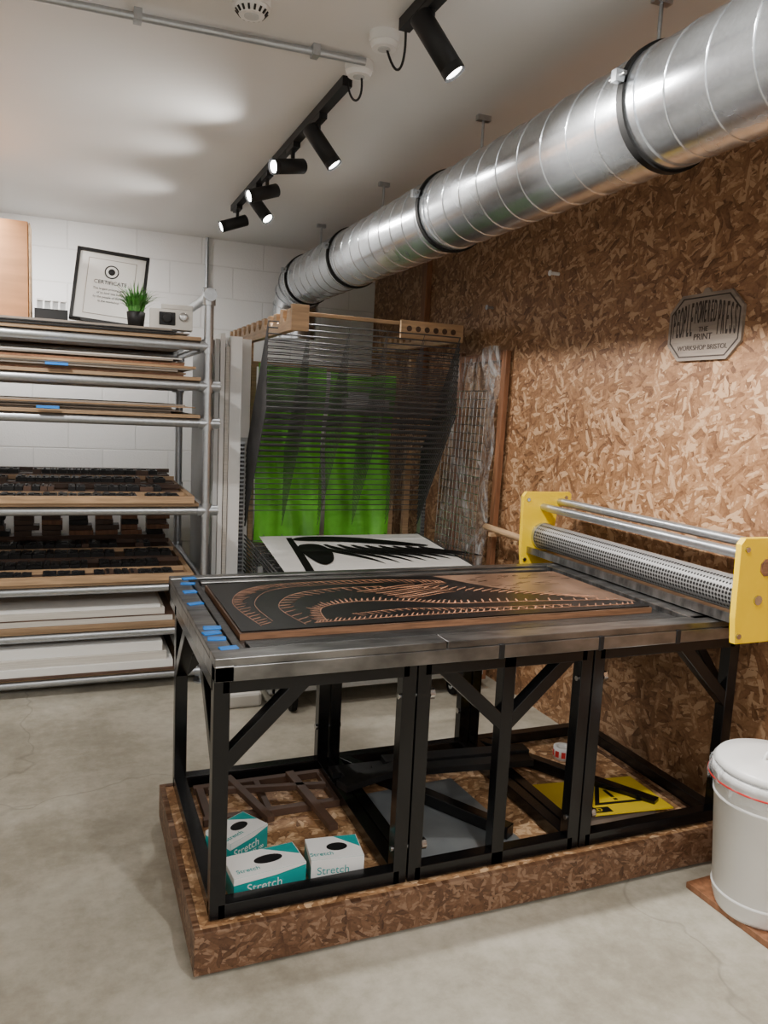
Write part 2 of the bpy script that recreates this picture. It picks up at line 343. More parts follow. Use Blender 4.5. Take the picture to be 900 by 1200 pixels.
# ---------------------------------------------------------------- printing press table
m=MB('printing_press_table')
X0,X1,Y0,Y1=.335,2.14,1.88,2.85; ZT=.864
m.box(X0+.01,X1-.01,Y0+.01,Y1-.01,.815,.842,BED)
m.box(X0,X1,Y0,Y0+.045,.802,ZT-.022,EDGE); m.box(X0,.98,Y0+.002,Y0+.075,ZT-.022,ZT,EDGE); m.box(.984,X1,Y0+.004,Y0+.078,ZT-.022,ZT-.001,EDGE)
m.box(X0,X1,Y1-.05,Y1,.802,ZT,EDGE); m.box(X0,X0+.05,Y0,Y1,.802,ZT-.02,EDGE)
m.box(X0,X0+.06,Y0+.078,Y1-.052,ZT-.02,ZT-.002,EDGE)
m.box(X0+.07,X0+.095,Y0+.09,Y1-.06,.842,ZT-.010,BED)
m.box(X0+.11,X1-.25,Y0+.10,Y0+.135,.842,ZT-.008,BED); m.box(X0+.11,X1-.25,Y0+.145,Y0+.175,.842,ZT-.012,BED)
m.box(X0+.10,X1-.25,Y1-.10,Y1-.065,.842,ZT-.006,EDGE)
m.box(X1-.22,X1,Y0+.05,Y1-.05,.842,ZT-.001,EDGE)
for x in (1.15,1.5,1.8):
    m.box(x,x+.018,Y0-.003,Y0+.06,.80,.845,BLKM)
T=.042; zb=.135; zt=.802
def leg(x,y): m.box(x-T/2,x+T/2,y-T/2,y+T/2,zb,zt,BLACK)
YF,YB=1.93,2.68
xs=[.36,.885,.932,1.486,1.533,2.09]
for x in xs:
    leg(x,YF); leg(x,YB)
for y in (YF,YB):
    for a,b in ((0,1),(2,3),(4,5)):
        m.box(xs[a],xs[b],y-T/2,y+T/2,zb,zb+T,BLACK); m.box(xs[a],xs[b],y-T/2,y+T/2,zt-T,zt-.001,BLACK)
for x in xs:
    m.box(x-T/2,x+T/2,YF,YB,zb,zb+T,BLACK); m.box(x-T/2,x+T/2,YF,Y1-.02,zt-T,zt-.001,BLACK)
leg(1.21,YF)
def brace(p,q): m.beam(p,q,T*.95,T*.95,BLACK,up=(0,1,0) if abs(p[1]-q[1])<.01 else (1,0,0))
br=.225
for y in (YF,YB):
    brace((xs[0],y,zt-br-.02),(xs[0]+br,y,zt-.02),); brace((xs[5],y,zt-br-.02),(xs[5]-br,y,zt-.02))
brace((1.21,YF,zt-br),(1.21-br,YF,zt-.02)); brace((1.21,YF,zt-br),(1.21+br,YF,zt-.02))
for x in (xs[0],xs[5]):
    brace((x,YF,zt-br-.02),(x,YF+br,zt-.02)); brace((x,YB,zt-br-.02),(x,YB-br,zt-.02))
for x in (.93,1.53):
    m.beam((x+.03,YB,zb+.02),(x+.4,YF+.1,zb+.02),T,T,BLACK)
for x in (.908,1.51):
    for y in (YF-T/2,):
        for z in (.24,.70):
            m.cyl((x-.05,y+.015,z),(x+.06,y+.015,z),.008,CHROME,10); m.cyl((x+.045,y+.015,z),(x+.06,y+.015,z),.017,CHROME,6)
    m.cyl((x-.05,YB,.3),(x+.05,YB,.3),.012,CHROME,8)
for (x,y,w,h,r) in ((.40,2.80,.05,.03,.2),(.385,2.72,.05,.028,-.2),(.375,2.60,.045,.03,.1),(.37,2.44,.05,.025,.3),(.375,2.16,.05,.03,-.1),(.365,2.11,.05,.028,.2),(.37,2.055,.05,.03,-.15),(.385,1.965,.05,.03,.1)):
    m.T=Matrix.Translation((x,y,0))@Matrix.Rotation(r,4,'Z'); m.box(-w/2,w/2,-h/2,h/2,ZT-.003,ZT+.0015,BLUE)
m.T=Matrix.Identity(4)
m.build(.0025)
m=MB('plywood_plinth')
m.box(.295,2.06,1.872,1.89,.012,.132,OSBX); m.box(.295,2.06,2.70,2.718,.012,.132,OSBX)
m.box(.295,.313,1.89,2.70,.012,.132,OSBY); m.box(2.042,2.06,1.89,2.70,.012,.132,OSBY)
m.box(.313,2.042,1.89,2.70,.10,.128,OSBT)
for x in (.33,1.2,2.0):
    for y in (1.92,2.66): m.box(x-.03,x+.03,y-.03,y+.03,0,.1,BLKM)
m.build(.002)
# carved block
m=MB('carved_printing_block')
BX0,BX1,BY0,BY1=.44,1.88,2.09,2.69
m.box(BX0,BX1,BY0,BY1,.8425,.861,COPPER); m.box(BX0,BX1,BY0,BY1,.861,.862,BLKTOP)
zt2=.862
def UV(s,t): return (BX0+(BX1-BX0)*s,BY0+(BY1-BY0)*t)
def flat(poly,z,h,mat):
    m.prism([UV(*p) for p in poly],(0,0,z),(1,0,0),(0,1,0),(0,0,1),h,mat)
def smoothpoly(c,n=8):
    out=[];k=len(c)
    for i in range(k):
        p0,p1,p2,p3=[Vector(c[(i+j-1)%k]) for j in range(4)]
        for q in range(n):
            t=q/n; out.append(tuple(.5*((2*p1)+(-p0+p2)*t+(2*p0-5*p1+4*p2-p3)*t*t+(-p0+3*p1-3*p2+p3)*t**3)))
    return out
def crescent(p,ang,L,W,bend=.35,n=8):
    top=[];bot=[]
    for i in range(n+1):
        t=i/n; x=t*L; y=bend*L*math.sin(t*math.pi/2)**2; w=W*math.sin(math.pi*min(1,t*.9+.1))*.5*(1-t*.3)
        ca,sa=math.cos(ang),math.sin(ang)
        top.append((p[0]+x*ca-(y+w)*sa,p[1]+x*sa+(y+w)*ca)); bot.append((p[0]+x*ca-(y-w)*sa,p[1]+x*sa+(y-w)*ca))
    return top+bot[::-1]
def bl(pts,z,h,mat,mb): mb.prism(pts,(0,0,z),(1,0,0),(0,1,0),(0,0,1),h,mat)
flat([(.004,.012),(.996,.012),(.99,.12),(.90,.22),(.80,.42),(.70,.62),(.66,.76),(.60,.988),(.004,.988)],zt2,.004,INK)
zi=zt2+.004
def catm(c,n=12):
    out=[];k=len(c)
    for i in range(k-1):
        g=lambda j:Vector(c[max(0,min(k-1,j))])
        p0,p1,p2,p3=g(i-1),g(i),g(i+1),g(i+2)
        for q in range(n):
            t=q/n; out.append(.5*((2*p1)+(-p0+p2)*t+(2*p0-5*p1+4*p2-p3)*t*t+(-p0+3*p1-3*p2+p3)*t**3))
    out.append(Vector(c[-1])); return out
def feather(c,num,L,W,side,turn,mb,z,mat,line=.004,uv=UV,bend=.3):
    P=[Vector(uv(*p)) for p in catm(c)]
    for i in range(len(P)-1):
        d=(P[i+1]-P[i]); nn=Vector((-d.y,d.x)).normalized()*line/2
        bl([tuple(P[i]-nn),tuple(P[i+1]-nn),tuple(P[i+1]+nn),tuple(P[i]+nn)],z,.0008,mat,mb)
    for k in range(num):
        f=(k+.5)/num*(len(P)-1); i=int(f); q=P[i].lerp(P[min(i+1,len(P)-1)],f-i); d=P[min(i+1,len(P)-1)]-P[i]
        a=math.atan2(d.y,d.x)+side*turn
        bl(crescent(tuple(q),a,L*random.uniform(.7,1.2),W,bend*side),z,.001,mat,mb)
feather([(.05,.08),(.03,.55),(.10,.86),(.25,.94),(.45,.93),(.60,.84)],56,.05,.006,-1,.8,m,zi,CUT,.0025)
feather([(.14,.06),(.12,.40),(.18,.66),(.30,.76),(.42,.76)],20,.05,.006,-1,.8,m,zi,CUT,.0022)
feather([(.19,.10),(.21,.34),(.30,.44),(.42,.40),(.52,.30),(.70,.26),(.96,.18)],54,.045,.008,1,.9,m,zi,CUT,.003)
feather([(.16,.08),(.35,.10),(.60,.10),(.97,.07)],54,.04,.006,1,.6,m,zi,CUT,.0025)
feather([(.26,.20),(.40,.24),(.55,.18),(.80,.14)],24,.03,.004,-1,.7,m,zi,CUT,.002)
feather([(.08,.15),(.075,.5),(.14,.78),(.27,.86),(.44,.86)],0,.05,.01,-1,.8,m,zi,CUT,.002)
for k,(a,b) in enumerate([((.34,.66),.26),((.38,.60),.26),((.40,.54),.27),((.42,.48),.25),((.46,.70),.2)]):
    q=UV(*a); bl(crescent(q,.12,b,.011,.16,14),zi,.001,CUT,m); bl(crescent((q[0]+.02,q[1]-.018),.1,b*.9,.004,.18,14),zi,.001,CUT,m)
for k in range(20):
    q=UV(.52+.019*k,.66-.020*k); bl(crescent(q,1.1-.04*k,.07,.009,-.3),zi,.001,CUT,m)
for k in range(40):
    s=random.uniform(.68,.97); t=random.uniform(.45,.95)
    if s*.9+t*.6>1.0: bl(crescent(UV(s,t),random.uniform(-.3,.5),random.uniform(.02,.06),.003,.1),zt2,.0006,INK,m)
m.build()
# ---------------------------------------------------------------- roller gantry
m=MB('roller_gantry')
def plate(y):
    poly=[(1.955,.815),(1.945,.90),(1.94,1.135),(1.955,1.155),(2.19,1.155),(2.20,1.145),(2.20,1.10),(2.13,1.085),(2.12,1.0),(2.15,.9),(2.15,.815)]
    m.prism(poly,(0,y,0),(1,0,0),(0,0,1),(0,1,0),.022,YEL)
    for x,z in ((1.965,.84),(2.12,.84),(1.965,1.12),(2.17,1.13),(2.03,.955)):
        m.cyl((x,y-.006,z),(x,y+.028,z),.009 if z!=.955 else .016,CHROME,12)
plate(1.79); plate(3.05)
ya,yb=1.812,3.05
m.cyl((2.14,ya-.03,1.11),(2.14,yb+.03,1.11),.018,PIPE,20); m.cyl((2.05,ya-.02,1.085),(2.05,yb+.02,1.085),.018,PIPE,20)
m.cyl((2.055,ya,.95),(2.055,yb,.95),.058,PERF,48)
m.cyl((2.055,ya,.95),(2.055,ya+.02,.95),.062,PIPE,40); m.cyl((2.055,yb-.02,.95),(2.055,yb,.95),.062,PIPE,40)
m.box(1.99,2.12,ya,yb,.866,.878,EDGE); m.box(1.975,1.985,ya,yb,.870,.90,EDGE)
m.box(2.145,2.16,1.79,3.07,.80,.84,BLKM)
pl=[(.028*math.cos(math.pi/8+k*math.pi/4),.030*math.sin(math.pi/8+k*math.pi/4)) for k in range(8)]
m.prism(pl,(2.055,1.79,1.06),(1,0,0),(0,0,1),(0,-1,0),.004,CUT); pl=[(a*.8,b*.8) for a,b in pl]; m.prism(pl,(2.055,1.786,1.06),(1,0,0),(0,0,1),(0,-1,0),.001,COPPER)
m.build(.0015)
# ---------------------------------------------------------------- things on the plinth
def glovebox(name,x,y,rot,w=.125,sc=.9,z=.1285,whitefront=False):
    M0=Matrix.Translation((x,y,z))@Matrix.Rotation(rot,4,'Z')@Matrix.Scale(sc,4)
    m=MB(name); m.T=M0
    d,h=.062,.085
    m.box(-w,w,-d,d,0,h-.001,TEAL); m.box(-w,w,-d,d,h-.001,h,WHITE)
    lo=.0 if whitefront else .062
    m.prism([(-w,lo),(.02,lo+(0 if whitefront else .004)),(w,lo+(.03 if whitefront else .016)),(w,h-.001),(-w,h-.001)],(0,-d-.0005,0),(1,0,0),(0,0,1),(0,-1,0),.0005,WHITE)
    for xx in (w,-w-.0005): m.prism([(-.062,.06),(.062,.07),(.062,h-.001),(-.062,h-.001)],(xx,0,0),(0,1,0),(0,0,1),(1,0,0),.0005,WHITE)
    m.prism([(-w,0),(-w+.05,0),(-w,.03)],(0,-d-.0005,0),(1,0,0),(0,0,1),(0,-1,0),.0005,WHITE)
    m.prism([(w*.1,d-.002),(w-.002,d-.002),(w-.002,-.01)],(0,0,h),(1,0,0),(0,1,0),(0,0,1),.0006,TEAL)
    pts=[(.4*w*math.cos(t/20*6.283),.022*math.sin(t/20*6.283)) for t in range(20)]
    m.prism(pts,(.1*w,.0,h+.0006),(1,0,0),(0,1,0),(0,0,1),.001,BLKM)
    ob=m.build(.002)
    nm=name.split('.')[0]
    text('Stretch',nm+'_label',.040 if not whitefront else .036,M0@frame((-.02*w/.125,-d-.001,.045 if whitefront else .040),(1,0,0),(0,0,1),(0,-1,0)),TEAL if whitefront else WHITE,ob,.0003)
    text('GLOVES  100',nm+'_small_label',.016,M0@frame((.02,-d-.001,.014),(1,0,0),(0,0,1),(0,-1,0)),RED if whitefront else WHITE,ob,.0003)
    text('Stretch',nm+'_top_label',.026,M0@frame((-.55*w,-.035,h+.001),(1,0,0),(0,1,0),(0,0,1)),TEAL,ob,.0003)
    return ob
glovebox('glove_box',.515,2.035,.10,.118); glovebox('glove_box.001',.725,2.035,-.12,.085,.92,whitefront=True); glovebox('glove_box.002',.475,2.23,.55,.085,.9)
def slats(name,items,mat):
    m=MB(name)
    for p,q,w,h in items: m.beam(p,q,w,h,mat)
    return m.build(.001)
z=.142
slats('wooden_frame',[((.40,2.62,z),(.88,2.62,z),.025,.025),((.40,2.40,z),(.88,2.40,z),.025,.025),((.42,2.62,z),(.42,2.40,z),.025,.024),((.86,2.62,z),(.86,2.40,z),.025,.024),((.62,2.62,z),(.62,2.40,z),.02,.024)],WOODD)
slats('wooden_frame.001',[((.44,2.55,z+.026),(.84,2.48,z+.026),.02,.02),((.74,2.60,z+.026),(.78,2.2,z+.026),.03,.02),((.52,2.62,z+.03),(.60,2.3,z+.03),.025,.02)],WOODD)
m=MB('steel_sheet'); m.T=Matrix.Rotation(.06,4,'Z'); m.box(1.08,1.48,1.92,2.38,.1282,.131,STEELS); m.build()
m=MB('dark_slat_stack')
for i,(x,y,r,l) in enumerate(((1.05,2.52,-.05,.35),(1.08,2.46,.05,.36),(1.32,2.42,-.12,.62),(1.36,2.48,-.1,.58),(1.0,2.40,.3,.3))):
    m.T=Matrix.Translation((x,y,.15+.015*i*.6+.035))@Matrix.Rotation(r,4,'Z'); m.box(-l/2,l/2,-.03,.03,-.012,.012,BLKM)
m.T=Matrix.Identity(4); m.build(.001)
m=MB('warning_sign'); M0=Matrix.Translation((1.77,2.14,.155))@Matrix.Rotation(-.12,4,'Z')@Matrix.Rotation(-.06,4,'X'); m.T=M0
m.box(-.21,.21,-.135,.135,-.002,.002,YELS)
tri=lambda r:[(.04+r*math.cos(math.pi/2+k*2.0944),-.01+r*math.sin(math.pi/2+k*2.0944)) for k in range(3)]
m.prism(tri(.115),(0,0,.002),(1,0,0),(0,1,0),(0,0,1),.0006,BLKM); m.prism(tri(.085),(0,0,.0026),(1,0,0),(0,1,0),(0,0,1),.0006,YELS)
m.box(.033,.047,-.02,.04,.0032,.0038,BLKM); m.box(.033,.047,-.043,-.03,.0032,.0038,BLKM)
m.box(-.2,-.02,-.122,-.085,.002,.0028,BLKM); o=m.build()
text('RECORD','warning_text',.03,M0@frame((-.11,-.103,.003),(1,0,0),(0,1,0),(0,0,1)),YELS,o,.0004)
m=MB('sign_prop'); m.box(1.62,1.92,2.02,2.26,.1282,.143,MDF); m.build()
m=MB('tape_roll'); m.lathe([(.022,0),(.038,0),(.038,.048),(.022,.048),(.022,0)],(1.86,2.5,.1285),PAPER,40)
for k in range(9):
    t=k/9*6.283; m.T=Matrix.Translation((1.86,2.5,0))@Matrix.Rotation(t,4,'Z'); m.box(.037,.0388,-.008,.008,.14,.165,RED)
m.build()
# ---------------------------------------------------------------- trash bin + board
m=MB('white_bin'); c=(1.985,1.62,.022)
m.lathe([(0,0),(.125,0),(.13,.012),(.134,.03),(.137,.034),(.165,.42),(.172,.425),(.172,.445),(.160,.45),(.150,.44)],c,WHITE,56)
for zz in (.06,.36): 
    r=.137+(zz-.034)*.0725; m.lathe([(r,zz-.006),(r+.004,zz),(r,zz+.006)],c,WHITE,56)
seg=72; vs=[]; pr=[(.160,.450),(.172,.456),(.180,.445),(.182,.42),(.179,.395)]
for k in range(seg):
    t=2*math.pi*k/seg
    for j,(r,zz) in enumerate(pr):
        rr=r+.004*math.sin(t*17+j)+.003*math.sin(t*29+2*j); z2=zz+(.012*math.sin(t*5)+.008*math.sin(t*13) if j==4 else 0)
        vs.append((c[0]+rr*math.cos(t),c[1]+rr*math.sin(t),c[2]+z2))
m.add(vs,[(k*5+i,((k+1)%seg)*5+i,((k+1)%seg)*5+i+1,k*5+i+1) for k in range(seg) for i in range(4)],LINER,True)
m.lathe([(.165,.452),(.172,.462),(.160,.478),(.10,.486),(0,.488)],c,WHITE,56)
m.lathe([(.1835,.416),(.1850,.419),(.1835,.422)],c,RED,40)
m.tube(bez((1.94,1.62,.505),(1.94,1.62,.545),(2.03,1.62,.545),(2.03,1.62,.505)),.006,WHITE,8)
m.build()
m=MB('wooden_board'); m.T=Matrix.Translation((2.03,1.60,0))@Matrix.Rotation(.04,4,'Z'); m.box(-.16,.16,-.20,.20,.0,.021,WOODR); m.build(.002)
# ---------------------------------------------------------------- pipe shelving
m=MB('pipe_shelving')
SX0,SX1,SY0,SY1=-1.5,.666,4.10,5.22; R=.024
levels=[1.775,1.575,1.385,.93,.53,.295,.06]
for x in (SX0,SX1):
    m.cyl((x,SY0,0),(x,SY0,2.03),R,PIPE,20); m.cyl((x,SY1,0),(x,SY1,2.03),R,PIPE,20)
    m.cyl((x,SY0-.01,2.03),(x,SY1+.01,2.03),R,PIPE,20)
    for y in (SY0,SY1):
        m.cyl((x,y,1.98),(x,y,2.06),R+.008,PIPE,20); m.cyl((x,y-.045,2.03),(x,y+.045,2.03),R+.008,PIPE,20)
        m.cyl((x,y,0),(x,y,.008),.05,PIPE,20)
for z in levels:
    for y in (SY0,SY1):
        m.cyl((SX0,y,z),(SX1,y,z),R,PIPE,20)
        for x in (SX0,SX1):
            m.cyl((x,y,z-.035),(x,y,z+.035),R+.007,PIPE,20)
        m.cyl((SX1-.045,y,z),(SX1,y,z),R+.007,PIPE,20)
    for x in (SX0,SX1): m.cyl((x,SY0,z),(x,SY1,z),R*.9,PIPE,16)
for z in (1.575,1.385,.93):
    m.cyl((SX1,SY0,z),(SX1+.06,SY0,z),R+.004,PIPE,16); m.cyl((SX1+.06,SY0,z),(SX1+.064,SY0,z),.02,CHROME,16)
SH=m.build()
m=MB('boards')
for z in levels: m.box(SX0+.06,SX1-.04,SY0-.03,SY1+.02,z+R,z+R+.018,WOODX)
m.build(.002,SH)
m=MB('stacked_panels')
def stack(z,n,x1,mats,t=.008,y0=4.08,jit=.12):
    zz=z+R+.019
    for i in range(n):
        tt=t*random.uniform(.6,1.4); j=random.uniform(-.05,.03)
        m.box(-1.2+j,x1+random.uniform(-jit,.02),y0+random.uniform(-.03,.04),5.1,zz,zz+tt-.001,mats[i%len(mats)] if len(mats)>4 else random.choice(mats)); zz+=tt
    return zz
ztop=stack(1.775,4,.60,[BLKM,MDF,BLKM,WOODD],.008)
stack(1.575,9,.60,[WOODR,WOODX,MDF,CREAM,WOODP],.009)
stack(1.385,6,.60,[WOODX,MDF,CREAM,WOODP],.008)
z=.295+R+.019
for a,b,mt,x1 in ((0,.020,WOODX,.52),(.021,.046,CREAM,.50),(.047,.052,WOODD,.51),(.053,.085,CREAM,.46),(.086,.098,PAPER,.44)):
    m.box(-1.2,x1,4.06+a*.3,5.1,z+a,z+b,mt)
z=.06+R+.019
for a,b,mt,x1 in ((0,.012,WOODD,.52),(.013,.05,PAPER,.50),(.051,.09,CREAM,.47),(.091,.14,PAPER,.45)):
    m.box(-1.2,x1,4.03+a*.5,5.1,z+a,z+b,mt)
for (x,z) in ((-.10,1.635),(-.14,1.43)):
    m.box(x,x+.10,4.035,4.05,z,z+.012,BLUE)
m.build(0,SH)
m=MB('paper_roll'); m.cyl((.565,4.03,.195),(.565,5.0,.195),.045,PAPER,24); m.build(0,SH)
def typetray(name,z,yrows,mat2,tilt=0):
    m=MB(name)
    z0=z+R+.019
    m.box(-1.3,.60,4.05,4.075,z0,z0+.035,WOODL); m.box(.575,.60,4.075,5.1,z0,z0+.035,WOODL); m.box(-1.3,.575,4.075,5.1,z0,z0+.010,WOODD)
    for r,y in enumerate(yrows):
        x=-1.25; k=tilt*r
        if k: m.box(-1.3,.56,y,y+.15,z0+.010,z0+.010+k-.001,WOODD)
        while x<.50-.05*random.random():
            w=random.uniform(.03,.075); d=random.uniform(.11,.14)
            if random.random()<.93:
                m.box(x,x+w-.004,y,y+d,z0+.010+k,z0+.032+k,mat2 if random.random()<.85 else WOODD)
                m.box(x+.008,x+w*.45,y+.02,y+d-.02,z0+.032+k,z0+.038+k,BLKM)
                if w>.05: m.box(x+w*.45,x+w-.012,y+.05,y+.075,z0+.032+k,z0+.038+k,BLKM)
            x+=w
        m.box(-1.3,.575,y+.145,y+.160,z0+.010+k,z0+.033+k,WOODL if r%2==0 else WOODD)
    m.build(0,SH)
typetray('wood_type_tray',.93,[4.11,4.31,4.55,4.80],BLKM,.022)
typetray('wood_type_tray_lower',.53,[4.10,4.30,4.55,4.78],BLKM,.012)
m=MB('wood_type_stack')
for i in range(4): 
    for k in range(10): m.box(-.9+k*.15,-.9+k*.15+.11+random.uniform(-.02,.03),4.98,5.08,.66+i*.032,.688+i*.032,random.choice([WOODD,BLKM,WOODR]))
m.box(-1.2,.56,4.97,5.09,.585,.659,WOODD)
m.build(0,SH)
# things on top shelf
zt=ztop+.001
m=MB('framed_certificate'); M0=Matrix.Translation((.205,4.42,zt+.207))@Matrix.Rotation(math.radians(-8),4,'Z')@Matrix.Rotation(math.radians(-13),4,'X')@Matrix.Rotation(math.radians(5),4,'Y'); m.T=M0
w,h=.18,.195
m.box(-w,w,-.001,.008,-h,h,PAPER)
for a in ((-w,w,-h,-h+.016),(-w,w,h-.016,h),(-w,-w+.016,-h,h),(w-.016,w,-h,h)): m.box(a[0],a[1],-.012,.012,a[2],a[3],BLKM)
m.box(-.12,.12,-.003,-.0015,-.15,.15,MDF); m.box(-.117,.117,-.004,-.003,-.147,.147,PAPER)
m.T=M0@Matrix.Rotation(math.pi/2,4,'X')
m.lathe([(.030,.004),(.030,.006),(.036,.006),(.036,.004)],(0,.085,0),BLKM,28); m.lathe([(0,.006),(.017,.006),(.017,.004)],(0,.085,0),BLKM,20)
m.T=Matrix.Identity(4); o=m.build()
F=lambda x,zz:M0@frame((x,-.006,zz),(1,0,0),(0,0,1),(0,-1,0))
text('CERTIFICATE','certificate_title',.028,F(0,.025),BLKM,o,.0003)
for i,s in enumerate(('The largest printing press','of its kind was built','by the people of the city','in the workshop')): text(s,'certificate_line_%d'%i,.016,F(0,-.01-.022*i),BLKM,o,.0002)
m=MB('potted_grass_plant'); c=(.32,4.22,zt)
m.lathe([(0,0),(.038,0),(.046,.075),(.042,.078),(.038,.068),(0,.066)],c,BLKM,28)
for i in range(300):
    a=random.uniform(0,6.283); r=random.uniform(0,.034); ln=random.uniform(.08,.17); tl=random.uniform(.1,1.0); b=a+random.uniform(-.4,.4)
    p0=Vector((c[0]+r*math.cos(a),c[1]+r*math.sin(a),zt+.06)); d=Vector((math.cos(b),math.sin(b),0))
    q=[p0+Vector((0,0,1))*ln*t*math.cos(tl*t)+d*ln*math.sin(tl*t)*t for t in (0,.4,.75,1)]
    s=Vector((-math.sin(b),math.cos(b),0)); ww=(.004,.0045,.003,.0004); vs=[]
    for j in range(4): vs+= [q[j]-s*ww[j],q[j]+s*ww[j]]
    m.add(vs,[(0,1,3,2),(2,3,5,4),(4,5,7,6)],LEAF)
m.build()
m=MB('instant_camera'); m.T=Matrix.Translation((.49,4.20,zt))@Matrix.Rotation(-.08,4,'Z')
m.box(-.105,.105,-.045,.045,0,.10,OFFW); m.box(-.05,.105,-.0452,.0,.10,.125,OFFW)
m.box(-.06,.02,-.050,-.044,.02,.085,BLKM); m.T=m.T@Matrix.Rotation(math.pi/2,4,'X')
m.lathe([(0,.07),(.022,.07),(.026,.06),(.028,.04)],(-.02,.055,0),BLKM,24); m.lathe([(0,.06),(.02,.06),(.024,.045)],(.06,.065,0),CHROME,24)
m.build(.004)
m=MB('wooden_case'); m.box(-.95,-.175,4.22,4.40,zt,zt+.455,simple('warm_plywood_case',(.40,.18,.07),.4,var=.15,scale=4,stretch=(1,1,6))); m.box(-.172,-.165,4.22,4.40,zt,zt+.45,WOODL); m.build(.004)
m=MB('flat_black_box'); m.box(-.15,.0,4.2,4.36,zt,zt+.055,BLKM)
for k in range(4): m.box(-.14+k*.035,-.115+k*.035,4.25,4.27,zt+.055,zt+.10,LGREY); m.box(-.14+k*.035,-.110+k*.035,4.24,4.26,zt+.095,zt+.105,WHITE)
m.build(.002)
# ---------------------------------------------------------------- drying rack
m=MB('print_drying_rack')
RX0,RX1,HY,LEN=.95,2.05,4.45,.83
def rackshelf(hz,ang,nc,nd,rc=.0028,rd=.0018):
    c,s=math.cos(ang),math.sin(ang)
    g=lambda x,l:(x,HY-l*c,hz+l*s)
    x0,x1=RX0,RX1
    m.tube([g(x0,0),g(x0,LEN),g(x1,LEN),g(x1,0)],.0050,WIRE,6,smooth=True)
    for i in range(1,nc): m.tube([g(x0,LEN*i/nc),g(x1,LEN*i/nc)],rc,WIRE,5)
    for i in range(1,nd):
        x=x0+(x1-x0)*i/nd; m.tube([g(x,0),g(x,LEN)],rd,WIRE,5)
for i in range(25): rackshelf(.17+.0235*i,math.radians(-4.2),6,10)
for i in range(15): rackshelf(.79+.031*i,math.radians(57),7,5,.0030,.0017)
for x in (RX0-.03,RX1+.03):
    m.box(x-.015,x+.015,HY-.02,HY+.03,.11,1.28,PIPE); m.box(x-.015,x+.015,3.58,HY,.09,.13,PIPE); m.box(x-.012,x+.012,3.9,3.92,.13,.66,PIPE)
    for i in range(48):
        z=.15+.0235*i
        m.cyl((x,HY-.03,z),(x,HY-.03,z+.012),.012,WIRE,8)
m.box(RX0-.03,RX1+.03,3.58,3.62,.09,.13,PIPE); m.box(RX0-.03,RX1+.03,HY-.02,HY+.02,.09,.13,PIPE)
m.box(RX0,RX1,3.62,4.4,.095,.10,LGREY)
for x in (RX0+.07,RX1-.14):
    for y in (3.57,HY-.02):
        m.cyl((x-.014,y,.050),(x+.014,y,.050),.050,RUB,24); m.cyl((x-.018,y,.05),(x+.018,y,.05),.02,LGREY,16); m.beam((x-.022,y,.05),(x-.022,y,.11),.004,.04,BLKM); m.beam((x+.022,y,.05),(x+.022,y,.11),.004,.04,BLKM); m.box(x-.028,x+.028,y-.03,y+.03,.105,.112,PIPE)
RACK=m.build()
m=MB('plastic_wrapped_parcel')
for (xa,xb,ya_,yb_,h) in ((.72,.89,3.66,3.98,.075),(.73,.87,3.70,3.95,.11)):
    m.box(xa,xb,ya_,yb_,.0 if h<.1 else .076,h,OFFW)
m.build(.015)
m=MB('linocut_print')
k0=math.tan(math.radians(4.2))
g=lambda x,y,o:(x,y,.734+.008-(HY-y)*k0+o)
def sheet(poly,o,mat,zfun): m.add([zfun(p[0],p[1],o) for p in poly],[tuple(range(len(poly)))],mat)
sheet([(.98,3.60),(2.03,3.60),(2.03,4.38),(1.02,4.38)],0,PAPER,g)
sheet([(1.085,3.6),(1.13,3.6),(1.17,3.95),(1.20,4.33),(1.165,4.33),(1.125,3.95)],.0015,INKM,g)
for k in range(9):
    q=(1.27+.078*k,4.18-.015*k); cr=crescent(q,-1.35+.04*k,.50-.016*k,.075,.36,12)
    sheet(cr,.002+.0003*k,INKM,g)
sheet([tuple(p) for p in smoothpoly([(1.20,4.26),(1.5,4.20),(1.85,4.08),(1.95,4.10),(1.60,4.29),(1.3,4.34)],6)],.0050,INKM,g)
sheet([tuple(p) for p in smoothpoly([(1.17,3.95),(1.19,4.14),(1.30,4.16),(1.34,4.02),(1.29,3.82),(1.21,3.75)],6)],.0054,INKM,g)
m.build()
m=MB('green_plastic_sheets')
for (xa,xb,za_,zb_,yy) in ((1.04,1.46,.66,1.74,4.62),(1.50,1.94,.66,1.72,4.66)):
    nx,nz=24,30; vs=[]
    for j in range(nz+1):
        for i in range(nx+1):
            u,v=i/nx,j/nz; y=yy+.012*math.sin(u*19+v*3)+.012*math.sin(v*11+u*7)+.02*math.sin(u*3.1)
            vs.append((xa+(xb-xa)*u+.008*math.sin(v*9),y,za_+(zb_-za_)*v-.015*math.sin(u*math.pi)))
    m.add(vs,[(j*(nx+1)+i,j*(nx+1)+i+1,(j+1)*(nx+1)+i+1,(j+1)*(nx+1)+i) for j in range(nz) for i in range(nx)],GREENL,True)
m.box(1.0,2.0,4.69,4.71,1.72,1.75,WOODL); m.box(1.02,1.05,4.69,4.71,0,1.72,WOODL); m.box(1.95,1.98,4.69,4.71,0,1.72,WOODL)
m.box(1.56,1.86,4.54,4.58,1.50,1.56,PAPER); m.box(1.60,1.72,4.535,4.58,1.56,1.60,LGREY)
m.build()
m=MB('standing_white_boards')
for i,(xa,xb,zz) in enumerate(((.745,.770,1.84),(.774,.80,1.87),(.804,.826,1.80))): m.box(xa,xb,4.36,5.2,.0,zz,[LGREY,WHITE,CREAM][i])
m.box(.83,.897,4.37,4.42,.0,1.86,WHITE); m.box(.83,.897,4.425,4.47,.0,1.78,LGREY)
